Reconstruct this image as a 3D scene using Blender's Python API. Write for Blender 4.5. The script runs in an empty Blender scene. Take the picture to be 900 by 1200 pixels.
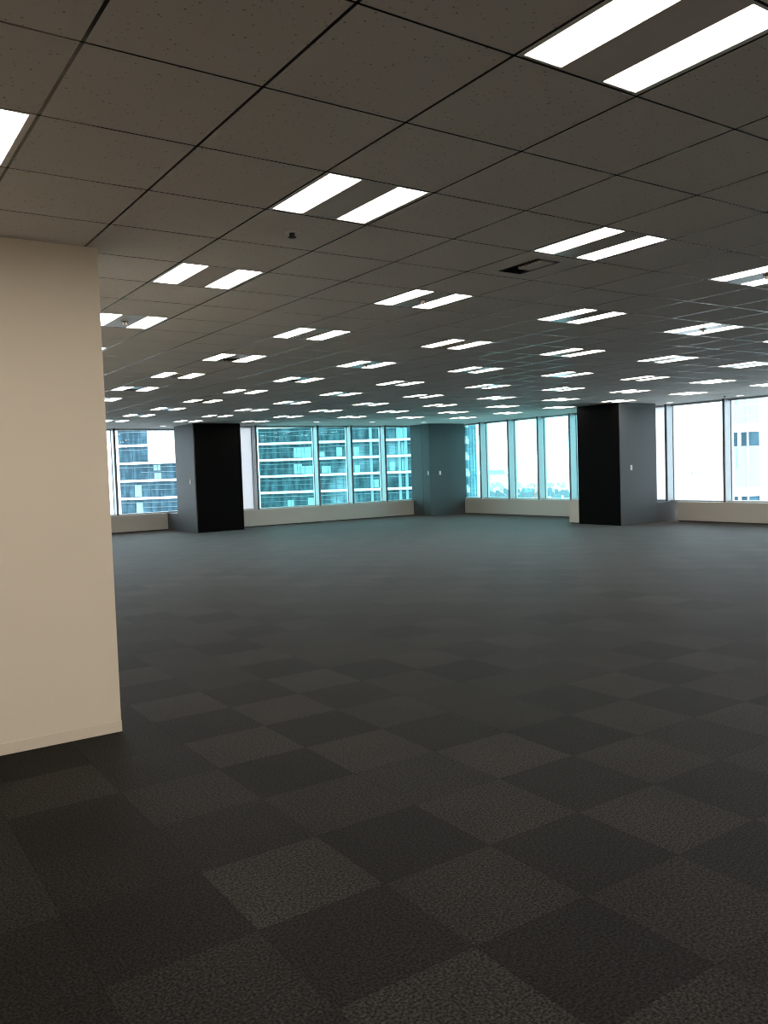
import bpy, math, random
from mathutils import Matrix, Vector

random.seed(7)
SC = bpy.context.scene
COL = SC.collection

# ------------------------------------------------------------------ camera, world, exposure
CAM = Vector((-0.14224, -2.63592, 1.494))
F_PX = 981.93                       # focal length in pixels of the 900 px wide frame
RX = Vector((0.82704779, -0.56110495, -0.03395872))
UP = Vector((0.05718817, 0.02388841, 0.99807758))
FW = Vector((0.55921505, 0.82739989, -0.05184542))
cam_data = bpy.data.cameras.new('camera')
cam = bpy.data.objects.new('camera', cam_data)
COL.objects.link(cam)
cam.matrix_world = Matrix(((RX.x, UP.x, -FW.x, CAM.x), (RX.y, UP.y, -FW.y, CAM.y),
                           (RX.z, UP.z, -FW.z, CAM.z), (0, 0, 0, 1)))
cam_data.sensor_fit = 'HORIZONTAL'
cam_data.sensor_width = 36.0
cam_data.lens = F_PX / 900 * 36
cam_data.clip_end = 20000
SC.camera = cam

SKY = 6.0          # radiance of the overcast sky
STRIP = 17.0        # radiance of the ceiling light strips
world = bpy.data.worlds.new('overcast_sky')
SC.world = world
world.use_nodes = True
bg = world.node_tree.nodes['Background']
bg.inputs['Color'].default_value = (0.95, 0.98, 1.0, 1)
bg.inputs['Strength'].default_value = SKY
SC.view_settings.view_transform = 'Standard'
SC.view_settings.look = 'None'
SC.view_settings.exposure = 0.0
SC.view_settings.gamma = 1.0
SC.view_settings.use_curve_mapping = False
SC.cycles.filter_width = 1.1

# ------------------------------------------------------------------ materials
def new_mat(name):
    m = bpy.data.materials.new(name)
    m.use_nodes = True
    nt = m.node_tree
    return m, nt, nt.nodes['Principled BSDF']

def plain(name, col, rough=0.6, spec=0.3, metal=0.0, bump=0.0, bscale=80.0, var=0.0, vscale=3.0):
    m, nt, b = new_mat(name)
    b.inputs['Base Color'].default_value = (*col, 1)
    b.inputs['Roughness'].default_value = rough
    b.inputs['Specular IOR Level'].default_value = spec
    b.inputs['Metallic'].default_value = metal
    if bump or var:
        tc = nt.nodes.new('ShaderNodeTexCoord')
    if var:
        n = nt.nodes.new('ShaderNodeTexNoise'); n.inputs['Scale'].default_value = vscale
        nt.links.new(tc.outputs['Object'], n.inputs['Vector'])
        mx = nt.nodes.new('ShaderNodeMix'); mx.data_type = 'RGBA'
        mx.inputs['A'].default_value = (*[c * (1 - var) for c in col], 1)
        mx.inputs['B'].default_value = (*[min(1, c * (1 + var)) for c in col], 1)
        nt.links.new(n.outputs['Fac'], mx.inputs['Factor'])
        nt.links.new(mx.outputs['Result'], b.inputs['Base Color'])
    if bump:
        n2 = nt.nodes.new('ShaderNodeTexNoise'); n2.inputs['Scale'].default_value = bscale
        nt.links.new(tc.outputs['Object'], n2.inputs['Vector'])
        bp = nt.nodes.new('ShaderNodeBump'); bp.inputs['Strength'].default_value = bump
        bp.inputs['Distance'].default_value = 0.002
        nt.links.new(n2.outputs['Fac'], bp.inputs['Height'])
        nt.links.new(bp.outputs['Normal'], b.inputs['Normal'])
    return m

def emit(name, col, strength):
    m, nt, b = new_mat(name)
    nt.nodes.remove(b)
    e = nt.nodes.new('ShaderNodeEmission')
    e.inputs['Color'].default_value = (*col, 1)
    e.inputs['Strength'].default_value = strength
    nt.links.new(e.outputs[0], nt.nodes['Material Output'].inputs['Surface'])
    return m

def glass(name, tint):
    m, nt, b = new_mat(name)
    nt.nodes.remove(b)
    t = nt.nodes.new('ShaderNodeBsdfTransparent'); t.inputs['Color'].default_value = (*tint, 1)
    g = nt.nodes.new('ShaderNodeBsdfGlossy'); g.inputs['Roughness'].default_value = 0.02
    g.inputs['Color'].default_value = (0.9, 0.95, 0.95, 1)
    fr = nt.nodes.new('ShaderNodeFresnel'); fr.inputs['IOR'].default_value = 1.3
    mx = nt.nodes.new('ShaderNodeMixShader')
    nt.links.new(fr.outputs[0], mx.inputs[0]); nt.links.new(t.outputs[0], mx.inputs[1]); nt.links.new(g.outputs[0], mx.inputs[2])
    nt.links.new(mx.outputs[0], nt.nodes['Material Output'].inputs['Surface'])
    return m

def frosted():
    m, nt, b = new_mat('frosted_glass')
    b.inputs['Base Color'].default_value = (0.75, 0.75, 0.75, 1)
    b.inputs['Roughness'].default_value = 0.4
    t = nt.nodes.new('ShaderNodeBsdfTranslucent'); t.inputs['Color'].default_value = (0.62, 0.645, 0.67, 1)
    a = nt.nodes.new('ShaderNodeMixShader'); a.inputs[0].default_value = 0.8
    nt.links.new(b.outputs[0], a.inputs[1]); nt.links.new(t.outputs[0], a.inputs[2])
    nt.links.new(a.outputs[0], nt.nodes['Material Output'].inputs['Surface'])
    return m

def ceiling_tile():
    m, nt, b = new_mat('mineral_ceiling_tile')
    tc = nt.nodes.new('ShaderNodeTexCoord')
    n = nt.nodes.new('ShaderNodeTexNoise'); n.inputs['Scale'].default_value = 90; n.inputs['Detail'].default_value = 2
    v = nt.nodes.new('ShaderNodeTexVoronoi'); v.inputs['Scale'].default_value = 42; v.inputs['Randomness'].default_value = 1
    nt.links.new(tc.outputs['Object'], n.inputs['Vector']); nt.links.new(tc.outputs['Object'], v.inputs['Vector'])
    r = nt.nodes.new('ShaderNodeMath'); r.operation = 'LESS_THAN'; r.inputs[1].default_value = 0.17
    nt.links.new(v.outputs['Distance'], r.inputs[0])
    g = nt.nodes.new('ShaderNodeMath'); g.operation = 'GREATER_THAN'; g.inputs[1].default_value = 0.50
    nt.links.new(n.outputs['Fac'], g.inputs[0])
    mu = nt.nodes.new('ShaderNodeMath'); mu.operation = 'MULTIPLY'
    nt.links.new(r.outputs[0], mu.inputs[0]); nt.links.new(g.outputs[0], mu.inputs[1])
    mx = nt.nodes.new('ShaderNodeMix'); mx.data_type = 'RGBA'
    mx.inputs['A'].default_value = (0.70, 0.66, 0.62, 1); mx.inputs['B'].default_value = (0.28, 0.26, 0.24, 1)
    nt.links.new(mu.outputs[0], mx.inputs['Factor']); nt.links.new(mx.outputs['Result'], b.inputs['Base Color'])
    b.inputs['Roughness'].default_value = 0.85; b.inputs['Specular IOR Level'].default_value = 0.15
    return m

def carpet():
    m, nt, b = new_mat('carpet_tile')
    tc = nt.nodes.new('ShaderNodeTexCoord')
    at = nt.nodes.new('ShaderNodeAttribute'); at.attribute_name = 'tone'
    base = nt.nodes.new('ShaderNodeMix'); base.data_type = 'RGBA'
    base.inputs['A'].default_value = CARPET_DARK; base.inputs['B'].default_value = CARPET_LIGHT
    nt.links.new(at.outputs['Fac'], base.inputs['Factor'])
    # loop-pile speckle
    n = nt.nodes.new('ShaderNodeTexNoise'); n.inputs['Scale'].default_value = 105; n.inputs['Detail'].default_value = 3
    n.inputs['Roughness'].default_value = 0.7
    nt.links.new(tc.outputs['Object'], n.inputs['Vector'])
    rp = nt.nodes.new('ShaderNodeMapRange'); rp.inputs['From Min'].default_value = 0.40; rp.inputs['From Max'].default_value = 0.70
    rp.inputs['To Min'].default_value = 0.25; rp.inputs['To Max'].default_value = 3.2
    nt.links.new(n.outputs['Fac'], rp.inputs['Value'])
    mul = nt.nodes.new('ShaderNodeMix'); mul.data_type = 'RGBA'; mul.blend_type = 'MULTIPLY'; mul.inputs['Factor'].default_value = 1
    nt.links.new(base.outputs['Result'], mul.inputs['A']); nt.links.new(rp.outputs['Result'], mul.inputs['B'])
    # larger soft wear
    n2 = nt.nodes.new('ShaderNodeTexNoise'); n2.inputs['Scale'].default_value = 1.6; n2.inputs['Detail'].default_value = 4
    nt.links.new(tc.outputs['Object'], n2.inputs['Vector'])
    r2 = nt.nodes.new('ShaderNodeMapRange'); r2.inputs['From Min'].default_value = 0.3; r2.inputs['From Max'].default_value = 0.7
    r2.inputs['To Min'].default_value = 0.85; r2.inputs['To Max'].default_value = 1.15
    nt.links.new(n2.outputs['Fac'], r2.inputs['Value'])
    mul2 = nt.nodes.new('ShaderNodeMix'); mul2.data_type = 'RGBA'; mul2.blend_type = 'MULTIPLY'; mul2.inputs['Factor'].default_value = 1
    nt.links.new(mul.outputs['Result'], mul2.inputs['A']); nt.links.new(r2.outputs['Result'], mul2.inputs['B'])
    nt.links.new(mul2.outputs['Result'], b.inputs['Base Color'])
    bp = nt.nodes.new('ShaderNodeBump'); bp.inputs['Strength'].default_value = 0.15; bp.inputs['Distance'].default_value = 0.002
    nt.links.new(n.outputs['Fac'], bp.inputs['Height']); nt.links.new(bp.outputs['Normal'], b.inputs['Normal'])
    b.inputs['Roughness'].default_value = 0.66; b.inputs['Specular IOR Level'].default_value = 0.06
    b.inputs['Sheen Weight'].default_value = 0.5; b.inputs['Sheen Roughness'].default_value = 0.13
    return m

def cloth_panel(name, col, spec=0.25):
    m, nt, b = new_mat(name)
    tc = nt.nodes.new('ShaderNodeTexCoord')
    mp = nt.nodes.new('ShaderNodeMapping'); mp.inputs['Scale'].default_value = (6, 6, 90)
    n = nt.nodes.new('ShaderNodeTexNoise'); n.inputs['Scale'].default_value = 1.0; n.inputs['Detail'].default_value = 2
    nt.links.new(tc.outputs['Object'], mp.inputs['Vector']); nt.links.new(mp.outputs['Vector'], n.inputs['Vector'])
    mx = nt.nodes.new('ShaderNodeMix'); mx.data_type = 'RGBA'
    mx.inputs['A'].default_value = (*[c * 0.85 for c in col], 1); mx.inputs['B'].default_value = (*[c * 1.15 for c in col], 1)
    nt.links.new(n.outputs['Fac'], mx.inputs['Factor']); nt.links.new(mx.outputs['Result'], b.inputs['Base Color'])
    b.inputs['Roughness'].default_value = 0.6; b.inputs['Specular IOR Level'].default_value = spec
    return m

def tower_glass(name, dark, mid, pale):
    """glazing of an office tower: rooms, curtains and reflections in vertical and horizontal bands"""
    m, nt, b = new_mat(name)
    tc = nt.nodes.new('ShaderNodeTexCoord')
    def noise(sx, sz, detail=2, scale=1.0):
        mp = nt.nodes.new('ShaderNodeMapping'); mp.inputs['Scale'].default_value = (sx, 0.02, sz)
        n = nt.nodes.new('ShaderNodeTexNoise'); n.inputs['Scale'].default_value = scale; n.inputs['Detail'].default_value = detail
        nt.links.new(tc.outputs['Object'], mp.inputs['Vector']); nt.links.new(mp.outputs['Vector'], n.inputs['Vector'])
        return n.outputs['Fac']
    def rng(s, a, c):
        r = nt.nodes.new('ShaderNodeMapRange'); r.inputs['From Min'].default_value = a; r.inputs['From Max'].default_value = c
        nt.links.new(s, r.inputs['Value']); return r.outputs['Result']
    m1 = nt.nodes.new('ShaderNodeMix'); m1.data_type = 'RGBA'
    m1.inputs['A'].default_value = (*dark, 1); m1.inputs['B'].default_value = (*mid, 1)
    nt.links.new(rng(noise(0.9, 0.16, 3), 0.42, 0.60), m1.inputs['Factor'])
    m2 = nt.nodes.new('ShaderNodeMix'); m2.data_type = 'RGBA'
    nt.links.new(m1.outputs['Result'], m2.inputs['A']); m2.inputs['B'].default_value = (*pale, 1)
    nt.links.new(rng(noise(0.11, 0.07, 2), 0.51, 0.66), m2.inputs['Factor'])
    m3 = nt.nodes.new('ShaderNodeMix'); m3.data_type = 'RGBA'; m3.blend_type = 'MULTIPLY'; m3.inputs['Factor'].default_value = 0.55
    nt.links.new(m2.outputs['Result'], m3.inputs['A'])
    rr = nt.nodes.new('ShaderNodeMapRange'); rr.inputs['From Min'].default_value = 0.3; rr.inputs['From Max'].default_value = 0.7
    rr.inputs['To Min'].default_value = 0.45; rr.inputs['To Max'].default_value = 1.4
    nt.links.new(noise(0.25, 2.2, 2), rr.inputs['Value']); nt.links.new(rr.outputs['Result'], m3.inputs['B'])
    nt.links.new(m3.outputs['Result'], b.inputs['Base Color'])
    b.inputs['Roughness'].default_value = 0.4; b.inputs['Specular IOR Level'].default_value = 0.2
    return m

CARPET_DARK = (0.0078, 0.0067, 0.0058, 1)
CARPET_LIGHT = (0.0195, 0.0170, 0.0150, 1)
M = {
    'ceiling': ceiling_tile(),
    'groove': plain('ceiling_grid_metal', (0.015, 0.015, 0.015), 0.14, 0.2),
    'carpet': carpet(),
    'seam': plain('carpet_backing', (0.006, 0.006, 0.006), 1.0, 0.0),
    'wall': plain('beige_painted_wall', (0.86, 0.745, 0.605), 0.7, 0.2, bump=0.15, bscale=200),
    'board': plain('beige_vinyl_baseboard', (0.81, 0.695, 0.56), 0.5, 0.35),
    'spandrel': plain('greige_metal_panel', (0.49, 0.46, 0.415), 0.45, 0.3),
    'alu': plain('window_aluminium', (0.50, 0.52, 0.54), 0.35, 0.5, 0.2),
    'alu_dark': plain('window_gasket_grey', (0.16, 0.16, 0.18), 0.5, 0.4),  # gaskets, and fin fronts whose backlit shade is painted in
    'white': plain('white_painted_metal', (0.82, 0.82, 0.80), 0.4, 0.4),
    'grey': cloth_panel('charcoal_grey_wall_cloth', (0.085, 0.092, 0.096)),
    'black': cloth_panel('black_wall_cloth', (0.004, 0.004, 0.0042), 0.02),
    'plastic': plain('ivory_plastic', (0.75, 0.74, 0.72), 0.35, 0.5),
    'diffuser': emit('light_diffuser', (1.0, 0.94, 0.845), STRIP),
    'downlight': emit('downlight_lens', (1.0, 0.97, 0.92), 4.0),
    'housing': plain('light_housing_white', (0.74, 0.72, 0.68), 0.35, 0.4),
    'panel': plain('fixture_centre_panel', (0.70, 0.66, 0.61), 0.22, 0.4),
    'slot': plain('air_slot_dark', (0.02, 0.02, 0.02), 0.5, 0.3),
    'brass': plain('sprinkler_metal', (0.18, 0.15, 0.12), 0.35, 0.5, 0.8),
    'glass_teal': glass('teal_window_glass', (0.62, 0.93, 0.96)),
    'glass_clear': glass('clear_window_glass', (0.86, 0.94, 0.98)),
    'frost': frosted(),
    'concrete': plain('concrete', (0.35, 0.35, 0.35), 0.9, 0.1),
    'tower_white': plain('tower_white_cladding', (0.78, 0.78, 0.78), 0.6, 0.2),
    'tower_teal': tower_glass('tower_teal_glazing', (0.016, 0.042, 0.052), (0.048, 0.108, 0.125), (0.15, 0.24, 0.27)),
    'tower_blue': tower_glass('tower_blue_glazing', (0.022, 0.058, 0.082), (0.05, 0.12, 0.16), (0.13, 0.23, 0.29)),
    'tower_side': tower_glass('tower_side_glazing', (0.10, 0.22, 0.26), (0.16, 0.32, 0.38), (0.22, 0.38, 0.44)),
    'tower_line': plain('tower_pale_transom', (0.17, 0.25, 0.28), 0.5, 0.3),
    'tower_dark': plain('tower_dark_mullion', (0.04, 0.09, 0.11), 0.5, 0.3),
    'blind': plain('pale_window_blind', (0.24, 0.40, 0.40), 0.8, 0.1),
    'land': plain('distant_pale_land', (0.55, 0.56, 0.56), 0.9, 0.0, var=0.15, vscale=0.004),  # this and the far city and hill tones carry painted haze
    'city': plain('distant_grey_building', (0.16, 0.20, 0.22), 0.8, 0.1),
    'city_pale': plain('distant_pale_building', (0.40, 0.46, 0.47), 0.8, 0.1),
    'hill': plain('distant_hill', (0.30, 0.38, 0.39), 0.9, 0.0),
    'red': plain('faded_red_tower_paint', (0.40, 0.22, 0.18), 0.7, 0.1),
}

# ------------------------------------------------------------------ mesh builder
class MB:
    def __init__(self): self.v = []; self.f = []; self.mi = []
    def box(self, x0, x1, y0, y1, z0, z1, mi=0):
        n = len(self.v)
        self.v += [(x0, y0, z0), (x1, y0, z0), (x1, y1, z0), (x0, y1, z0), (x0, y0, z1), (x1, y0, z1), (x1, y1, z1), (x0, y1, z1)]
        for q in ((0, 3, 2, 1), (4, 5, 6, 7), (0, 1, 5, 4), (1, 2, 6, 5), (2, 3, 7, 6), (3, 0, 4, 7)):
            self.f.append(tuple(n + i for i in q)); self.mi.append(mi)
        return self
    def quad(self, a, b, c, d, mi=0):
        n = len(self.v); self.v += [a, b, c, d]; self.f.append((n, n + 1, n + 2, n + 3)); self.mi.append(mi); return self
    def prism(self, pts, z0, z1, mi=0):
        n = len(self.v); k = len(pts)
        self.v += [(x, y, z0) for x, y in pts] + [(x, y, z1) for x, y in pts]
        self.f.append(tuple(n + i for i in reversed(range(k)))); self.mi.append(mi)
        self.f.append(tuple(n + k + i for i in range(k))); self.mi.append(mi)
        for i in range(k):
            j = (i + 1) % k
            self.f.append((n + i, n + j, n + k + j, n + k + i)); self.mi.append(mi)
        return self
    def lathe(self, cx, cy, prof, seg=20, mi=0):
        n = len(self.v); k = len(prof)
        for s in range(seg):
            a = 2 * math.pi * s / seg
            self.v += [(cx + r * math.cos(a), cy + r * math.sin(a), z) for r, z in prof]
        for s in range(seg):
            t = (s + 1) % seg
            for i in range(k - 1):
                self.f.append((n + s * k + i, n + t * k + i, n + t * k + i + 1, n + s * k + i + 1)); self.mi.append(mi)
        self.f.append(tuple(n + s * k for s in reversed(range(seg)))); self.mi.append(mi)
        self.f.append(tuple(n + s * k + k - 1 for s in range(seg))); self.mi.append(mi)
        return self
    def build(self, name, mats, parent=None, bevel=0.0):
        me = bpy.data.meshes.new(name)
        me.from_pydata(self.v, [], self.f)
        if not isinstance(mats, (list, tuple)): mats = [mats]
        for m in mats: me.materials.append(m)
        if len(mats) > 1: me.polygons.foreach_set('material_index', self.mi)
        me.update()
        o = bpy.data.objects.new(name, me); COL.objects.link(o)
        if parent: o.parent = parent
        if bevel:
            b = o.modifiers.new('bevel', 'BEVEL'); b.width = bevel; b.segments = 2; b.limit_method = 'ANGLE'
        return o

def tag(o, label=None, cat=None, group=None, kind=None):
    if label: o['label'] = label
    if cat: o['category'] = cat
    if group: o['group'] = group
    if kind: o['kind'] = kind
    return o

def empty(name, loc=(0, 0, 0), rz=0.0, label=None, cat=None, group=None, kind=None):
    o = bpy.data.objects.new(name, None); COL.objects.link(o)
    o.location = loc; o.rotation_euler = (0, 0, rz); o.empty_display_size = 0.2
    return tag(o, label, cat, group, kind)

def copy_tree(root, loc):
    r = root.copy(); COL.objects.link(r); r.location = loc
    for ch in list(root.children):
        c = ch.copy(); COL.objects.link(c); c.parent = r
        for g in list(ch.children):
            d = g.copy(); COL.objects.link(d); d.parent = c
    return r

def to_pixel(p):
    d = Vector(p) - CAM; z = d.dot(FW)
    if z <= 0.05: return None
    return 450 + F_PX * d.dot(RX) / z, 600 - F_PX * d.dot(UP) / z

# ------------------------------------------------------------------ the room
T = 0.6                     # ceiling module
H = 2.809                   # ceiling height
X0, Y0 = -4.2, -6.6         # room behind and left of the camera
XA, YA = 9.3, 20.45         # outer bounds of the three floor zones
XC, YB = 17.15, 19.05
XD, YD = 17.3, 11.6
ZONES = [(X0, XA, Y0, YA), (XA, XC, Y0, YB), (XC, XD, Y0, YD)]
PX, PY = 1.268, 2.29        # free corner of the beige core wall

FIX = []                    # cells holding a fixture
DOWN = []
for u in range(-6, 27, 3):
    for v in range(-8, 32, 3):
        cx, cy = (u + .5) * T, (v + .5) * T
        if cx < PX + .2 and cy > PY - .4: continue
        if v == 31:
            if u in (6, 9, 12): DOWN.append((u, v))
            continue
        if v == 28 and u in (18, 21, 24): DOWN.append((u, v)); continue
        FIX.append((u, v))
for v in (16, 13, 10, 7, 4, 1): DOWN.append((27, v))
FIXSET = set(FIX); VENT = (6, 2)

mb = MB()
for zx0, zx1, zy0, zy1 in ZONES:
    for i in range(int(zx0 / T) - 2, int(zx1 / T) + 2):
        for j in range(int(zy0 / T) - 2, int(zy1 / T) + 2):
            if (i, j) in FIXSET or (i, j) == VENT: continue
            gx, gy = 0.0065, 0.0055
            x0, x1 = max(i * T + gx, zx0), min((i + 1) * T - gx, zx1)
            y0, y1 = max(j * T + gy, zy0), min((j + 1) * T - gy, zy1)
            if x1 - x0 < .01 or y1 - y0 < .01: continue
            mb.quad((x0, y0, H), (x0, y1, H), (x1, y1, H), (x1, y0, H))
            t = H + .008
            mb.quad((x0, y0, H), (x1, y0, H), (x1, y0, t), (x0, y0, t)); mb.quad((x0, y1, H), (x0, y1, t), (x1, y1, t), (x1, y1, H))
            mb.quad((x0, y0, H), (x0, y0, t), (x0, y1, t), (x0, y1, H)); mb.quad((x1, y0, H), (x1, y1, H), (x1, y1, t), (x1, y0, t))
# exposed grid flange behind the tile gaps
for zx0, zx1, zy0, zy1 in ZONES:
    for i in range(int(zx0 / T) - 1, int(zx1 / T) + 2):
        if zx0 < i * T < zx1: mb.box(i * T - .0065, i * T + .0065, zy0, zy1, H + .0005, H + .02, 1)
    for j in range(int(zy0 / T) - 1, int(zy1 / T) + 2):
        if zy0 < j * T < zy1: mb.box(zx0, zx1, j * T - .0055, j * T + .0055, H + .0005, H + .02, 1)
    mb.box(zx0, zx1, zy0, zy1, H + .25, H + .4, 1)
tag(mb.build('ceiling', [M['ceiling'], M['groove']]), kind='structure')

# carpet: one face per 50 cm tile, laid quarter-turned so the pile tone alternates
FX, FY, FS = 0.971, -0.171, 0.5
TONE = {(0, 0): 1.0, (0, 1): .3, (1, 1): .62, (1, 0): .12, (2, 0): .8, (2, 1): .55, (1, 2): .1, (0, 2): .6, (2, 2): .9, (3, 1): 1.0,
        (3, 0): .22, (4, 0): .7, (3, 2): .2, (2, 3): .12, (3, 3): .7, (1, 3): .95, (0, 3): .3, (1, 4): .15, (2, 4): .95, (1, 5): 1.0,
        (2, 5): .1, (3, 4): .2, (3, 5): .95, (0, -1): .2, (-1, 0): .12, (-1, -1): .5, (1, -1): .65, (2, -1): .15, (3, -1): .85,
        (2, -2): .6, (1, -2): .1, (3, -2): .2, (-1, 1): .25, (-1, 2): .2, (0, 4): .25, (0, 5): .2, (1, 6): .2, (-2, 0): .2, (-2, -1): .15}
mb = MB(); tones = []
for zx0, zx1, zy0, zy1 in ZONES:
    for p in range(int((zx0 - FX) / FS) - 2, int((zx1 - FX) / FS) + 2):
        for q in range(int((zy0 - FY) / FS) - 2, int((zy1 - FY) / FS) + 2):
            g = .0004
            x0, x1 = max(FX + p * FS + g, zx0), min(FX + (p + 1) * FS - g, zx1)
            y0, y1 = max(FY + q * FS + g, zy0), min(FY + (q + 1) * FS - g, zy1)
            if x1 - x0 < .01 or y1 - y0 < .01: continue
            mb.quad((x0, y0, 0), (x1, y0, 0), (x1, y1, 0), (x0, y1, 0))
            rr = random.Random(p * 7919 + q * 104729)
            t = TONE.get((p, q))
            if t is None: t = (.68 if (p + q) % 2 == 0 else .28) + rr.uniform(-.3, .3)
            tones.append(max(0, min(1, t)))
nt_ = len(tones)
for zx0, zx1, zy0, zy1 in ZONES:
    mb.box(zx0, zx1, zy0, zy1, -.3, -.002, 1)
tones += [0] * (len(mb.f) - nt_)
fl = mb.build('floor', [M['carpet'], M['seam']])
a = fl.data.attributes.new('tone', 'FLOAT', 'FACE'); a.data.foreach_set('value', tones)
tag(fl, kind='structure')

# beige core wall at the left and its baseboard
tag(MB().box(X0, PX, PY, YA, 0, H).build('wall_left', M['wall']), kind='structure')
bb = MB(); bb.prism([(X0, PY), (X0, PY - .003), (PX + .003, PY - .003), (PX + .003, YA - .5), (PX, YA - .5), (PX, PY)], 0.0, .066)
tag(bb.build('baseboard_left', M['board'], bevel=.002), kind='structure')
tag(MB().box(X0 - .2, X0, Y0, PY, 0, H).build('wall_side', M['wall']), kind='structure')
tag(MB().box(X0 - .2, XD, Y0 - .2, Y0, 0, H).build('wall_back', M['wall']), kind='structure')

# low greige window walls
SP = .465
def spandrel(name, x0, x1, y0, y1):
    b = MB(); b.box(x0, x1, y0, y1, .02, SP); b.box(x0 + .02, x1 - .02, y0 + .02, y1 - .02, 0, .03, 1)
    return tag(b.build(name, [M['spandrel'], M['slot']], bevel=.004), kind='structure')
spandrel('wall_window_left', PX, 7.9, 19.98, YA)
spandrel('wall_window_middle', 9.22, 15.348, 18.6, YB)
spandrel('wall_window_right', 16.7, XC, 11.5, 18.6)
spandrel('wall_window_side', 16.85, XD, Y0, 10.0)
spandrel('wall_window_end', 15.06, 16.69, 11.46, 11.77)
bpy.data.objects['wall_window_end'].scale.z = .575 / SP
# dark cloth-covered returns under the sill beside the columns
tag(MB().box(7.9, 8.3, 19.201, YA, 0, SP).build('trim_1', M['grey']), kind='structure')
tag(MB().box(16.371, XD, 10.2, 10.6, 0, SP).build('trim_2', M['grey']), kind='structure')

# ------------------------------------------------------------------ windows
def window(n, axis, plane, inner, a0, a1, mulls, gl, fin=.055, frost=-1):
    """axis 'x': runs along x, glass at y=plane; axis 'y': runs along y, glass at x=plane. mulls: lower edge of each fin's inner face"""
    def bx(m, a_0, a_1, d0, d1, z0, z1, mi=0):
        if axis == 'x': m.box(a_0, a_1, d0, d1, z0, z1, mi)
        else: m.box(d0, d1, a_0, a_1, z0, z1, mi)
    w = tag(empty('window_%d' % n, (0, 0, 0)), kind='structure')
    f = MB()
    bx(f, a0, a1, inner + .12, plane + .06, SP - .01, SP + .03)
    bx(f, a0, a1, inner + .18, plane + .06, H - .045, H + .2)
    f.build('window_frame', M['alu'], w)
    for a in mulls:
        m = MB(); bx(m, a, a + fin, inner, inner + .02, SP - .01, H, 1); bx(m, a + .004, a + fin - .004, inner + .02, plane + .05, SP - .01, H)  # fin front in the darker grey: backlit shade put into its colour
        bx(m, a - .006, a + fin + .006, plane - .035, plane - .02, SP, H, 1)
        m.build('mullion', [M['alu'], M['alu_dark']], w)
    ed = [a0] + [m + fin for m in mulls]; en = list(mulls) + [a1]
    for k, (s, e) in enumerate(zip(ed, en)):
        if e - s < .05: continue
        g = MB(); bx(g, s - .01, e + .01, plane - .006, plane + .006, SP, H - .03); pn = g.build('pane', M['frost'] if k == frost else gl, w)
        if k == frost: pn['label'] = 'frosted white pane'
    return w
window(1, 'x', 20.35, 20.07, PX, 9.3, [2.96, 4.15, 5.34, 6.53, 8.9], M['glass_clear'])
window(2, 'x', 18.95, 18.67, 9.28, 15.6, [10.03, 12.0, 13.15, 14.37], M['glass_teal'], frost=0)
window(3, 'y', 17.05, 16.77, 11.91, 19.0, [13.31, 14.52, 15.74, 17.0], M['glass_teal'])
window(4, 'y', 17.20, 16.92, Y0, 11.61, [-5.4, -3.84, -2.28, -.72, .84, 2.4, 3.96, 5.6, 7.2, 8.76, 10.32], M['glass_clear'], frost=11)
# concrete piers behind the columns
tag(MB().box(9.0, 9.28, 18.97, YA, 0, H).build('trim_3', M['concrete']), kind='structure')
tag(MB().box(16.6, XD, 11.61, 11.9, 0, H).build('trim_4', M['concrete']), kind='structure')

tag(MB().box(15.62, 16.7, 18.69, YB, 0, H).build('trim_5', M['concrete']), kind='structure')

# ------------------------------------------------------------------ columns
c = empty('column', (8.55, 18.4, 0), label='square column left of the teal windows, black front and grey left side', cat='column')
def local(root, o): o.location = -root.location; return o
local(c, MB().box(7.93, 9.19, 17.89, 18.95, 0, H).build('core', M['grey'], c))
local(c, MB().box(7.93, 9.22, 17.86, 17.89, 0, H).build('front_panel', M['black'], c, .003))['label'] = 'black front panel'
local(c, MB().box(7.90, 7.93, 17.86, 19.2, 0, H).build('side_panel', M['grey'], c, .003))['label'] = 'grey side panel'
local(c, MB().box(7.93, 8.3, 18.95, 19.2, 0, H).build('return_panel', M['grey'], c))
c = empty('column', (16.0, 18.3, 0), label='grey corner column between the two walls of windows', cat='column')
local(c, MB().box(15.38, 16.72, 17.75, 18.68, 0, H).build('core', M['grey'], c))
local(c, MB().box(15.35, 15.38, 18.09, 18.68, 0, H).build('side_panel', M['grey'], c, .003))
local(c, MB().box(15.35, 15.38, 17.72, 18.08, 0, H).build('side_panel', M['grey'], c, .003))
local(c, MB().box(15.38, 16.75, 17.72, 17.75, 0, H).build('front_panel', M['grey'], c, .003))
c = empty('column', (15.7, 10.8, 0), label='largest square column at right, black left face and grey right face', cat='column')
local(c, MB().box(15.08, 16.34, 10.23, 11.45, 0, H).build('core', M['grey'], c))
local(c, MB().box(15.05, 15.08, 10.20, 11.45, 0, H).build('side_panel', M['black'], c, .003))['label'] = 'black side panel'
local(c, MB().box(15.08, 16.37, 10.20, 10.23, 0, H).build('front_panel', M['grey'], c, .003))['label'] = 'grey front panel'

def switch(loc, rz, label):
    s = empty('light_switch', loc, rz, label, 'switch', 'switch plates on the columns')
    MB().box(-.035, .035, -.010, 0, -.06, .06).build('plate', M['plastic'], s, .003)
    MB().box(-.018, .018, -.015, -.010, -.035, .035).build('rocker', M['white'], s, .002)
switch((7.90, 18.17, 1.32), -math.pi / 2, 'small white switch plate on the left column, grey side')
switch((15.35, 17.80, 1.31), -math.pi / 2, 'left of the two white switch plates on the grey corner column')
switch((15.74, 17.72, 1.30), 0, 'right of the two white switch plates on the grey corner column')
switch((15.46, 10.20, 1.32), 0, 'small white switch plate on grey face of the rightmost column')

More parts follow.
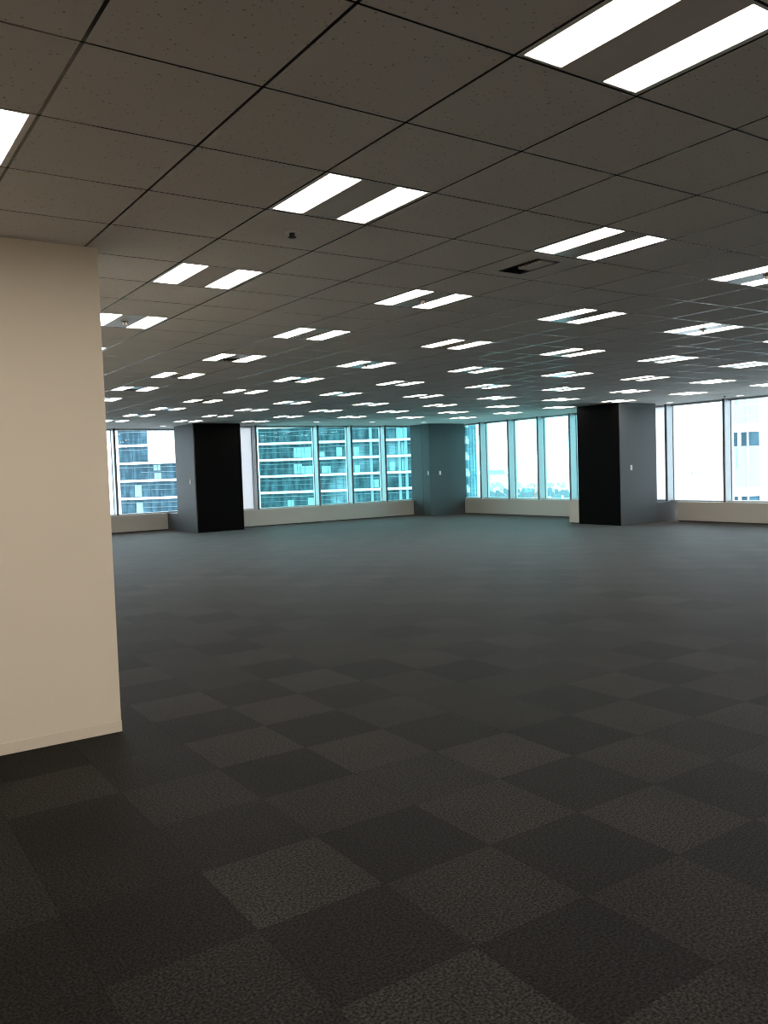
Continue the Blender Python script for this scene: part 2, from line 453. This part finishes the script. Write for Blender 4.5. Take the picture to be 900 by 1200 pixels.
# ------------------------------------------------------------------ ceiling lights
def sprinkler_parts(parent, x, y, z):
    s = MB(); s.lathe(x, y, [(.012, z + .002), (.034, z - .001), (.034, z - .004), (.014, z - .006), (.012, z - .022), (.018, z - .024), (.018, z - .028), (.003, z - .030)], 14)
    return s.build('sprinkler_head', M['brass'], parent)

def make_fixture(kind):
    r = empty('ceiling_light', (0, 0, H), cat='ceiling light', group='twin-strip ceiling lights')
    e = .0065; a0, a1, b0, b1 = .045, .325, .672, .950
    h = MB()
    h.box(e, T - e, .0045, T - .0045, .055, .06)                    # back of the tray
    for s0, s1 in ((e, a0 * T), (b1 * T, T - e)): h.box(s0, s1, .0045, T - .0045, 0, .055)
    for s0, s1 in ((.0045, .018), (T - .018, T - .0045)): h.box(a0 * T, b1 * T, s0, s1, .001, .055)
    h.build('housing', M['housing'], r)
    for s0, s1 in ((a0, a1), (b0, b1)):
        d = MB(); d.box(s0 * T, s1 * T, .018, T - .018, .006, .014); d.build('diffuser', M['diffuser'], r)
    p = MB()
    x0, x1 = a1 * T + .001, b0 * T - .001
    if kind == 'dark':
        p.box(x0, x1, .010, T - .010, .012, .03, 1)
        for k in range(5):
            xx = x0 + (x1 - x0) * k / 4; p.box(max(x0, xx - .004), min(x1, xx + .004), .010, T - .010, .002, .02, 0)
        for yy in (.010, T - .03): p.box(x0, x1, yy, yy + .02, .001, .02, 0)
        p.build('centre_panel', [M['panel'], M['slot']], r)['label'] = 'dark slotted centre panel'
    elif kind == 'split':
        p.box(x0, x1, .010, T * .5, .001, .02, 0); p.box(x0, x1, T * .5, T - .010, .012, .03, 1)
        for k in range(5):
            xx = x0 + (x1 - x0) * k / 4; p.box(max(x0, xx - .003), min(x1, xx + .003), T * .5, T - .010, .003, .02, 1)
        p.build('centre_panel', [M['panel'], M['slot']], r)
    else:
        p.box(x0, x1, .010, T - .010, .001, .02, 0); p.build('centre_panel', M['panel'], r)
        if kind == 'sprinkler': sprinkler_parts(r, T / 2, T / 2, 0)
    return r
KIND = {(3, 7): 'sprinkler', (6, 4): 'sprinkler', (12, 4): 'sprinkler', (18, 13): 'sprinkler', (9, 1): 'sprinkler', (9, 10): 'sprinkler',
        (12, 10): 'sprinkler', (15, 13): 'sprinkler',
        (6, 7): 'dark', (9, 7): 'dark', (6, 13): 'dark', (12, 7): 'dark', (9, 16): 'dark', (12, 13): 'dark',
        (6, 10): 'split', (6, 16): 'split', (9, 13): 'split'}
PROTO = {}
ORD = ['nearest', 'second', 'third', 'fourth', 'fifth', 'sixth', 'seventh', 'eighth', 'ninth', 'tenth', 'eleventh', 'twelfth', 'thirteenth']
ROWN = {0: 'leftmost', 3: 'second', 6: 'third', 9: 'fourth', 12: 'fifth', 15: 'sixth', 18: 'seventh', 21: 'eighth', 24: 'ninth'}
seen = {}
for (u, v) in FIX:
    k = KIND.get((u, v), 'plain')
    if k not in PROTO:
        PROTO[k] = make_fixture(k); o = PROTO[k]; o.location = (u * T, v * T, H)
    else:
        o = copy_tree(PROTO[k], (u * T, v * T, H))
    pts = [to_pixel(((u + du) * T, (v + dv) * T, H)) for du in (.05, .95) for dv in (.05, .95)]
    vis = all(pts) and any(0 < q[0] < 900 and 0 < q[1] < 1200 for q in pts) and max(q[0] for q in pts) > (0 if v < 3 else 121)
    if vis:
        n = seen.get(u, 0); seen[u] = n + 1
        extra = {'plain': '', 'dark': ' with dark slots between strips', 'split': ' with half-dark centre', 'sprinkler': ' with sprinkler between strips'}[k]
        if (u, v) == (0, 1): o['label'] = 'bright ceiling light cut by the left frame edge above the beige wall'
        else:
            o['label'] = 'ceiling light%s, %s from camera in %s row from left' % (extra, ORD[n], ROWN[u])
    else:
        o['label'] = 'recessed twin-strip ceiling light outside the view behind the camera or wall'
dl = None
DLAB = {(12, 31): 'small round white downlight before the left window', (18, 28): 'leftmost small round downlight before the teal windows',
        (21, 28): 'middle small round downlight before the teal windows', (24, 28): 'small round downlight just before the grey corner column',
        (27, 16): 'small round downlight beside the rightmost column', (27, 13): 'small round downlight at far right above the bright windows'}
for (u, v) in DOWN:
    loc = ((u + .5) * T, (v + .5) * T, H)
    if dl is None:
        dl = o = empty('downlight', loc, cat='downlight', group='round downlights along the windows')
        MB().lathe(0, 0, [(.095, .001), (.098, -.004), (.085, -.008), (.078, -.004)], 24).build('trim_ring', M['white'], o)
        MB().lathe(0, 0, [(.076, -.001), (.076, -.006), (.02, -.007)], 24).build('lens', M['downlight'], o)
    else: o = copy_tree(dl, loc)
    o['label'] = DLAB.get((u, v), 'round downlight outside the view along the windows')

# slotted air vent in a ceiling tile
vx, vy = VENT[0] * T, VENT[1] * T
ve = empty('air_vent', (vx, vy, H), label='dark slotted air vent set in a ceiling tile at upper right', cat='vent')
x0, x1, y0, y1 = .32 * T, .63 * T, .2 * T, .79 * T
p = MB(); g = .006
for q in ((g, x0, g, T - g), (x1, T - g, g, T - g), (x0, x1, g, y0), (x0, x1, y1, T - g)): p.box(q[0], q[1], q[2], q[3], 0, .012)
p.build('tile', M['ceiling'], ve)
p = MB()
for q in ((x0 - .008, x0, y0 - .008, y1 + .008), (x1, x1 + .008, y0 - .008, y1 + .008), (x0, x1, y0 - .008, y0), (x0, x1, y1, y1 + .008)): p.box(q[0], q[1], q[2], q[3], -.003, .05)
p.build('frame', M['slot'], ve)
p = MB().box(x0, x1, y0, y1, .05, .055); p.build('backing', M['slot'], ve)
p = MB().box(x0 + .07, x1 - .004, y0 + .03, y1 - .10, -.002, .02); p.build('centre_plate', M['ceiling'], ve)
for k in range(12):
    yy = y0 + (y1 - y0) * (k + .5) / 12
    MB().quad((x0, yy - .008, .004), (x0 + .068, yy - .008, .004), (x0 + .068, yy + .008, .024), (x0, yy + .008, .024)).build('louvre', M['groove'], ve)

def ceiling_sprinkler(x, y, label):
    s = empty('sprinkler_head', (x, y, H), label=label, cat='sprinkler')
    MB().lathe(0, 0, [(.045, .001), (.045, -.003), (.018, -.006)], 18).build('escutcheon', M['white'], s)
    MB().lathe(0, 0, [(.017, -.004), (.014, -.024), (.022, -.026), (.022, -.030), (.004, -.032)], 14).build('deflector', M['slot'], s)
ceiling_sprinkler(3.51 * T, 2.5 * T, 'small dark sprinkler head on a tile behind the near left ceiling light')
ceiling_sprinkler(27.9 * T - .55, 14.1 * T - .2, 'tiny sprinkler head on the ceiling near the right windows')

# ------------------------------------------------------------------ outside
YAW = math.atan2(FW.x, FW.y)        # towers below face the street, square to this bearing
def sight(xpx, depth):
    """plan position and bearing frame for a tower seen through the windows"""
    fh = Vector((FW.x, FW.y, 0)).normalized(); rh = Vector((fh.y, -fh.x, 0))
    s = (xpx - 450) / F_PX * depth * .9987
    return Vector((CAM.x, CAM.y, 0)) + fh * depth + rh * s
ROT = -YAW
def px_w(px, depth): return px / F_PX * depth
ZC = CAM.z

# teal office tower beyond the middle windows
D1 = 210.0
org = sight(306, D1)
tw = empty('office_tower', (org.x, org.y, -100), ROT, 'teal glass office tower with white floor bands seen through the middle windows', 'building')
W1 = px_w(547 - 306, D1); W2 = px_w(563 - 547, D1)
ZB = 100 + ZC
MB().box(0, W1, 0, 40, 0, 190).build('facade', M['tower_teal'], tw)
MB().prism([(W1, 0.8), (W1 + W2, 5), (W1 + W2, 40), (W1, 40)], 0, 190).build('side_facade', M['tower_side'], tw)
b = MB()
for k in range(4): b.box(W1 + (k + .6) * W2 / 4 - .09, W1 + (k + .6) * W2 / 4 + .09, .72 + (k + .6) * 4.2 / 4, .9 + (k + .6) * 4.2 / 4, 60, 150)
b.build('side_mullions', M['tower_dark'], tw)
for k in range(-9, 12):
    z = ZB + 3.0 + 4.06 * k
    MB().box(-.3, W1 + .5, -1.0, .2, z - .27, z + .30).build('floor_band', M['tower_white'], tw)
    b = MB(); b.box(0, W1, -.25, .05, z - 1.12, z - 1.0)
    b.box(0, W1 * .42, -.12, .05, z - 2.25, z - 2.18)
    n = int(W1 / 1.9)
    for i in range(n + 1): b.box(i * 1.9 - .035, i * 1.9 + .035, -.12, .05, z - 3.8, z - .25, 1)
    b.build('transom', [M['tower_line'], M['tower_dark']], tw)
rb = random.Random(11)
# rooms with pale blinds: (image bearing px, storey, width m, height m)
for xpx, z0, w_, h_ in [(351.5, 1, 2.0, 2.6), (361, 1, 2.6, 2.6), (361, 0, 3.4, 1.9), (341, -2, 1.5, 1.6), (365, -2, 1.6, 2.0), (327, -3, 1.4, 2.3),
                        (400, 1, 1.4, 2.2), (420, 1, 1.3, 2.2), (420.5, 0, 1.3, 1.7), (441, -1, 1.6, 2.0), (461.5, 0, 1.1, 2.2), (384, 0, 2.2, 1.7),
                        (473, 2, 2.5, 2.9), (475, 1, 1.0, 2.9), (475, 0, 1.0, 2.9), (351, 0, 2.0, 2.4), (378, 1, 2.0, 1.2)]:
    bx_ = px_w(xpx - 306, D1); zz = ZB + 3.0 + 4.06 * z0 - 3.6
    MB().box(bx_ - w_ / 2, bx_ + w_ / 2, -.06, .02, zz, zz + h_).build('window_blind', M['blind'], tw)
for xpx in (437, 470, 478):
    bx_ = px_w(xpx - 306, D1)
    MB().box(bx_ - .35, bx_ + .35, -.5, .05, 60, 160).build('pilaster', M['tower_line'], tw)
for k in range(-9, 12):             # balconies at the right end
    z = ZB + 3.0 + 4.06 * k
    MB().prism([(W1 - 1.2, -.8), (W1 + .9, -.6), (W1 + .5, 1.0), (W1 - 1.2, 1.0)], z - 1.6, z - .3).build('balcony', M['tower_white'], tw)

# blue office block beyond the left windows
D2 = 196.0
org = sight(139, D2)
tw = empty('office_block', (org.x, org.y, -100), ROT, 'blue glass office block with white bands seen through the left window', 'building')
W = px_w(216 - 139, D2); XN = px_w(176.5 - 139, D2)
MB().box(0, W, 0, 30, 0, ZB + 3.0).build('facade', M['tower_blue'], tw)
MB().box(0, XN, 0, 30, ZB + 3.0, 190).build('upper_facade', M['tower_blue'], tw)
b = MB(); b.box(XN, W, -.2, 30, ZB + 3.1, 190)
for k in range(6): b.box(XN + .5 + k * 1.5, XN + .56 + k * 1.5, -.3, 0, ZB + 3.1, 190, 1)
b.build('louvred_wall', [M['tower_white'], M['concrete']], tw)
for k in range(-8, 12):
    z = ZB + 3.15 + 4.1 * k
    MB().box(-.1, (W if k <= 0 else XN), -.7, .1, z - .26, z + .26).build('floor_band', M['tower_white'], tw)
    b = MB(); b.box(0, (W if k <= 0 else XN), -.2, .05, z - 1.05, z - .93)
    if k <= 0: b.box(px_w(28, D2), W, -.2, .05, z - 2.2, z - 2.1)
    for i in range(0, 9): b.box(i * 1.9 - .03, i * 1.9 + .03, -.12, .05, z - 3.8, z - .25, 1) if (k <= 0 or i * 1.9 < XN) else None
    b.build('transom', [M['tower_line'], M['tower_dark']], tw)
for xpx, z0, h_ in [(186, 0, 1.0), (186.5, 0, 2.8), (163, -1, 2.8), (164, -2, 2.8)]:
    bx_ = px_w(xpx - 139, D2); zz = ZB + 3.15 + 4.1 * z0 - 3.7
    MB().box(bx_ - .8, bx_ + .8, -.06, .02, zz + (1.9 if h_ == 1.0 else 0), zz + (1.9 if h_ == 1.0 else 0) + (1.3 if z0 == 0 else h_)).build('window_blind', M['blind'], tw)

# white block at the very left
org = sight(101, 150.0)
tw = empty('white_block', (org.x, org.y, -100), ROT, 'white building at the extreme left of the left window', 'building')
W = px_w(35.5, 150.0)
MB().prism([(0, 0), (W, 0), (W - 9, 20), (0, 20)], 0, 180).build('facade', M['tower_white'], tw)
for k in range(-4, 5):
    z = ZB + 2.2 + 4.0 * k
    MB().box(W - 3.2, W - 1.6, -.05, .1, z, z + .5).build('vent_slot', M['city_pale'], tw)

# white building beyond the right windows
D3 = 60.0
org = sight(857, D3)
tw = empty('white_building', (org.x, org.y, -100), ROT, 'white building with stacked teal windows seen through the far right window', 'building')
W = px_w(160, D3)
MB().prism([(0, .35), (W, .35), (W + 6, 14), (6.2, 14)], 0, 118).build('wall', M['tower_white'], tw)
fw = px_w(31, D3)
def win(xx, z):
    b = MB(); b.box(xx, xx + fw, .15, .4, z - 1.0, z, 0); b.box(xx, xx + fw, .10, .4, z - 3.95, z - 1.0, 1)
    b.box(xx + fw * .52, xx + fw * .56, 0, .3, z - 3.95, z + .02, 2); b.box(xx - .05, xx + .0, 0, .35, z - 3.95, z + .02, 2)
    b.box(xx + fw * .17, xx + fw * .27, .08, .3, z - 1.0, z, 2)
    b.box(xx + fw * .25, xx + fw * .3, .08, .3, z - .95, z - .02, 3)
    b.box(xx, xx + fw, 0, .3, z, z + .06, 2)
    b.box(xx + .25, xx + .29, .05, .3, z - 2.6, z - 1.1, 3)
    b.build('window', [M['tower_blue'], M['white_pale'], M['tower_white'], M['blind']], tw)
M['white_pale'] = plain('pale_cyan_glass_panel', (0.28, 0.36, 0.37), 0.5, 0.2)
for xx in (px_w(5, D3), px_w(62, D3)):
    for k in range(-3, 4): win(xx, ZB + 1.73 + 4.6 * k)

# pale far building behind the right-hand window, with a row of small windows
org = sight(780, 260.0)
tw = empty('pale_building', (org.x, org.y, -100), ROT, 'very pale building with a faint row of tiny windows, right window', 'building')
MB().box(0, px_w(70, 260), 0, 15, 0, 118).build('wall', M['tower_white'], tw)
for k in range(6):
    xx = px_w(27 + k * 2.4, 260.0)
    MB().box(xx, xx + .4, -.05, .1, 100 - 4.2 + (k % 2) * .3 + .6, 100 - 3.3 + (k % 3) * .2).build('window', M['city'], tw)

# far land, hill and city, with aerial haze put into their pale colours
ld = MB(); ld.lathe(0, 0, [(9000, -101), (9000, -100), (1, -100)], 48)
tag(ld.build('land', M['land']), 'pale hazy ground far below the windows', 'ground', kind='structure')
org = sight(584, 8700)
hl = MB()
N = 26
ring = []
for i in range(N + 1):
    s = i / N; xx = -85 + 170 * s
    zz = -100 + 40 + 16 * math.sin(math.pi * s) * (0.7 + .3 * math.sin(9 * s))
    ring.append((xx, zz))
for (xa, za), (xb, zb) in zip(ring[:-1], ring[1:]):
    hl.quad((xa, 0, -100), (xb, 0, -100), (xb, 60, zb), (xa, 60, za)); hl.quad((xa, 60, za), (xb, 60, zb), (xb, 160, -100), (xa, 160, -100))
h = hl.build('hill', M['hill']); h.location = (org.x, org.y, 0); h.rotation_euler = (0, 0, ROT)
tag(h, 'pale teal hill on the horizon in the second window pane right of the corner', 'hill')
rc = random.Random(5)
bm_ = MB().box(-.5, .5, -.5, .5, 0, 1); bm_.box(-.3, .2, -.3, .3, 1, 1.18)
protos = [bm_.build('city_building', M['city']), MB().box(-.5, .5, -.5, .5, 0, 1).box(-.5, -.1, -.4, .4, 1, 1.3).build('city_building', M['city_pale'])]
used = [False, False]
def city(xpx, depth, w, hgt, pale):
    i = 1 if pale else 0
    if used[i]:
        o = protos[i].copy(); COL.objects.link(o)
    else: o = protos[i]; used[i] = True
    p = sight(xpx, depth)
    o.location = (p.x, p.y, -100); o.rotation_euler = (0, 0, ROT + rc.uniform(-.3, .3)); o.scale = (w, w * .8, hgt)
    tag(o, 'far %s building in the low city skyline beyond the right-hand teal windows' % ('pale teal' if pale else 'blue grey'), 'building',
        'pale distant city buildings' if pale else 'grey distant city buildings')
placed = []
def city_row(n, xa, xb, d0, d1, w0, w1, h0, h1, pale):
    for i in range(n):
        for _ in range(30):
            x = xa + (xb - xa) * (i + rc.random()) / n; d = rc.uniform(d0, d1); w = rc.uniform(w0, w1)
            p = sight(x, d)
            if all((p - q).length > .75 * (w + w2) for q, w2 in placed):
                placed.append((p, w)); city(x, d, w, rc.uniform(h0, h1), pale); break
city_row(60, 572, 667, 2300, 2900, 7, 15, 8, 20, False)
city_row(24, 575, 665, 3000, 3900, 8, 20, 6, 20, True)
p = sight(629.0, 1500)
cr = empty('lattice_tower', (p.x, p.y, -100), ROT, 'slender faded red tower in the city beside a window mullion', 'tower')
b = MB()
for sx in (-1, 1):
    for sy in (-1, 1): b.prism([(sx * 2.2 - .4, sy * 2.2 - .4), (sx * 2.2 + .4, sy * 2.2 - .4), (sx * 2.2 + .4, sy * 2.2 + .4), (sx * 2.2 - .4, sy * 2.2 + .4)], 0, 66)
b.build('mast', M['red'], cr)
b = MB()
for k in range(11): b.box(-2.2, 2.2, -2.2, 2.2, k * 6, k * 6 + 1.2)
b.build('brace', M['red'], cr)
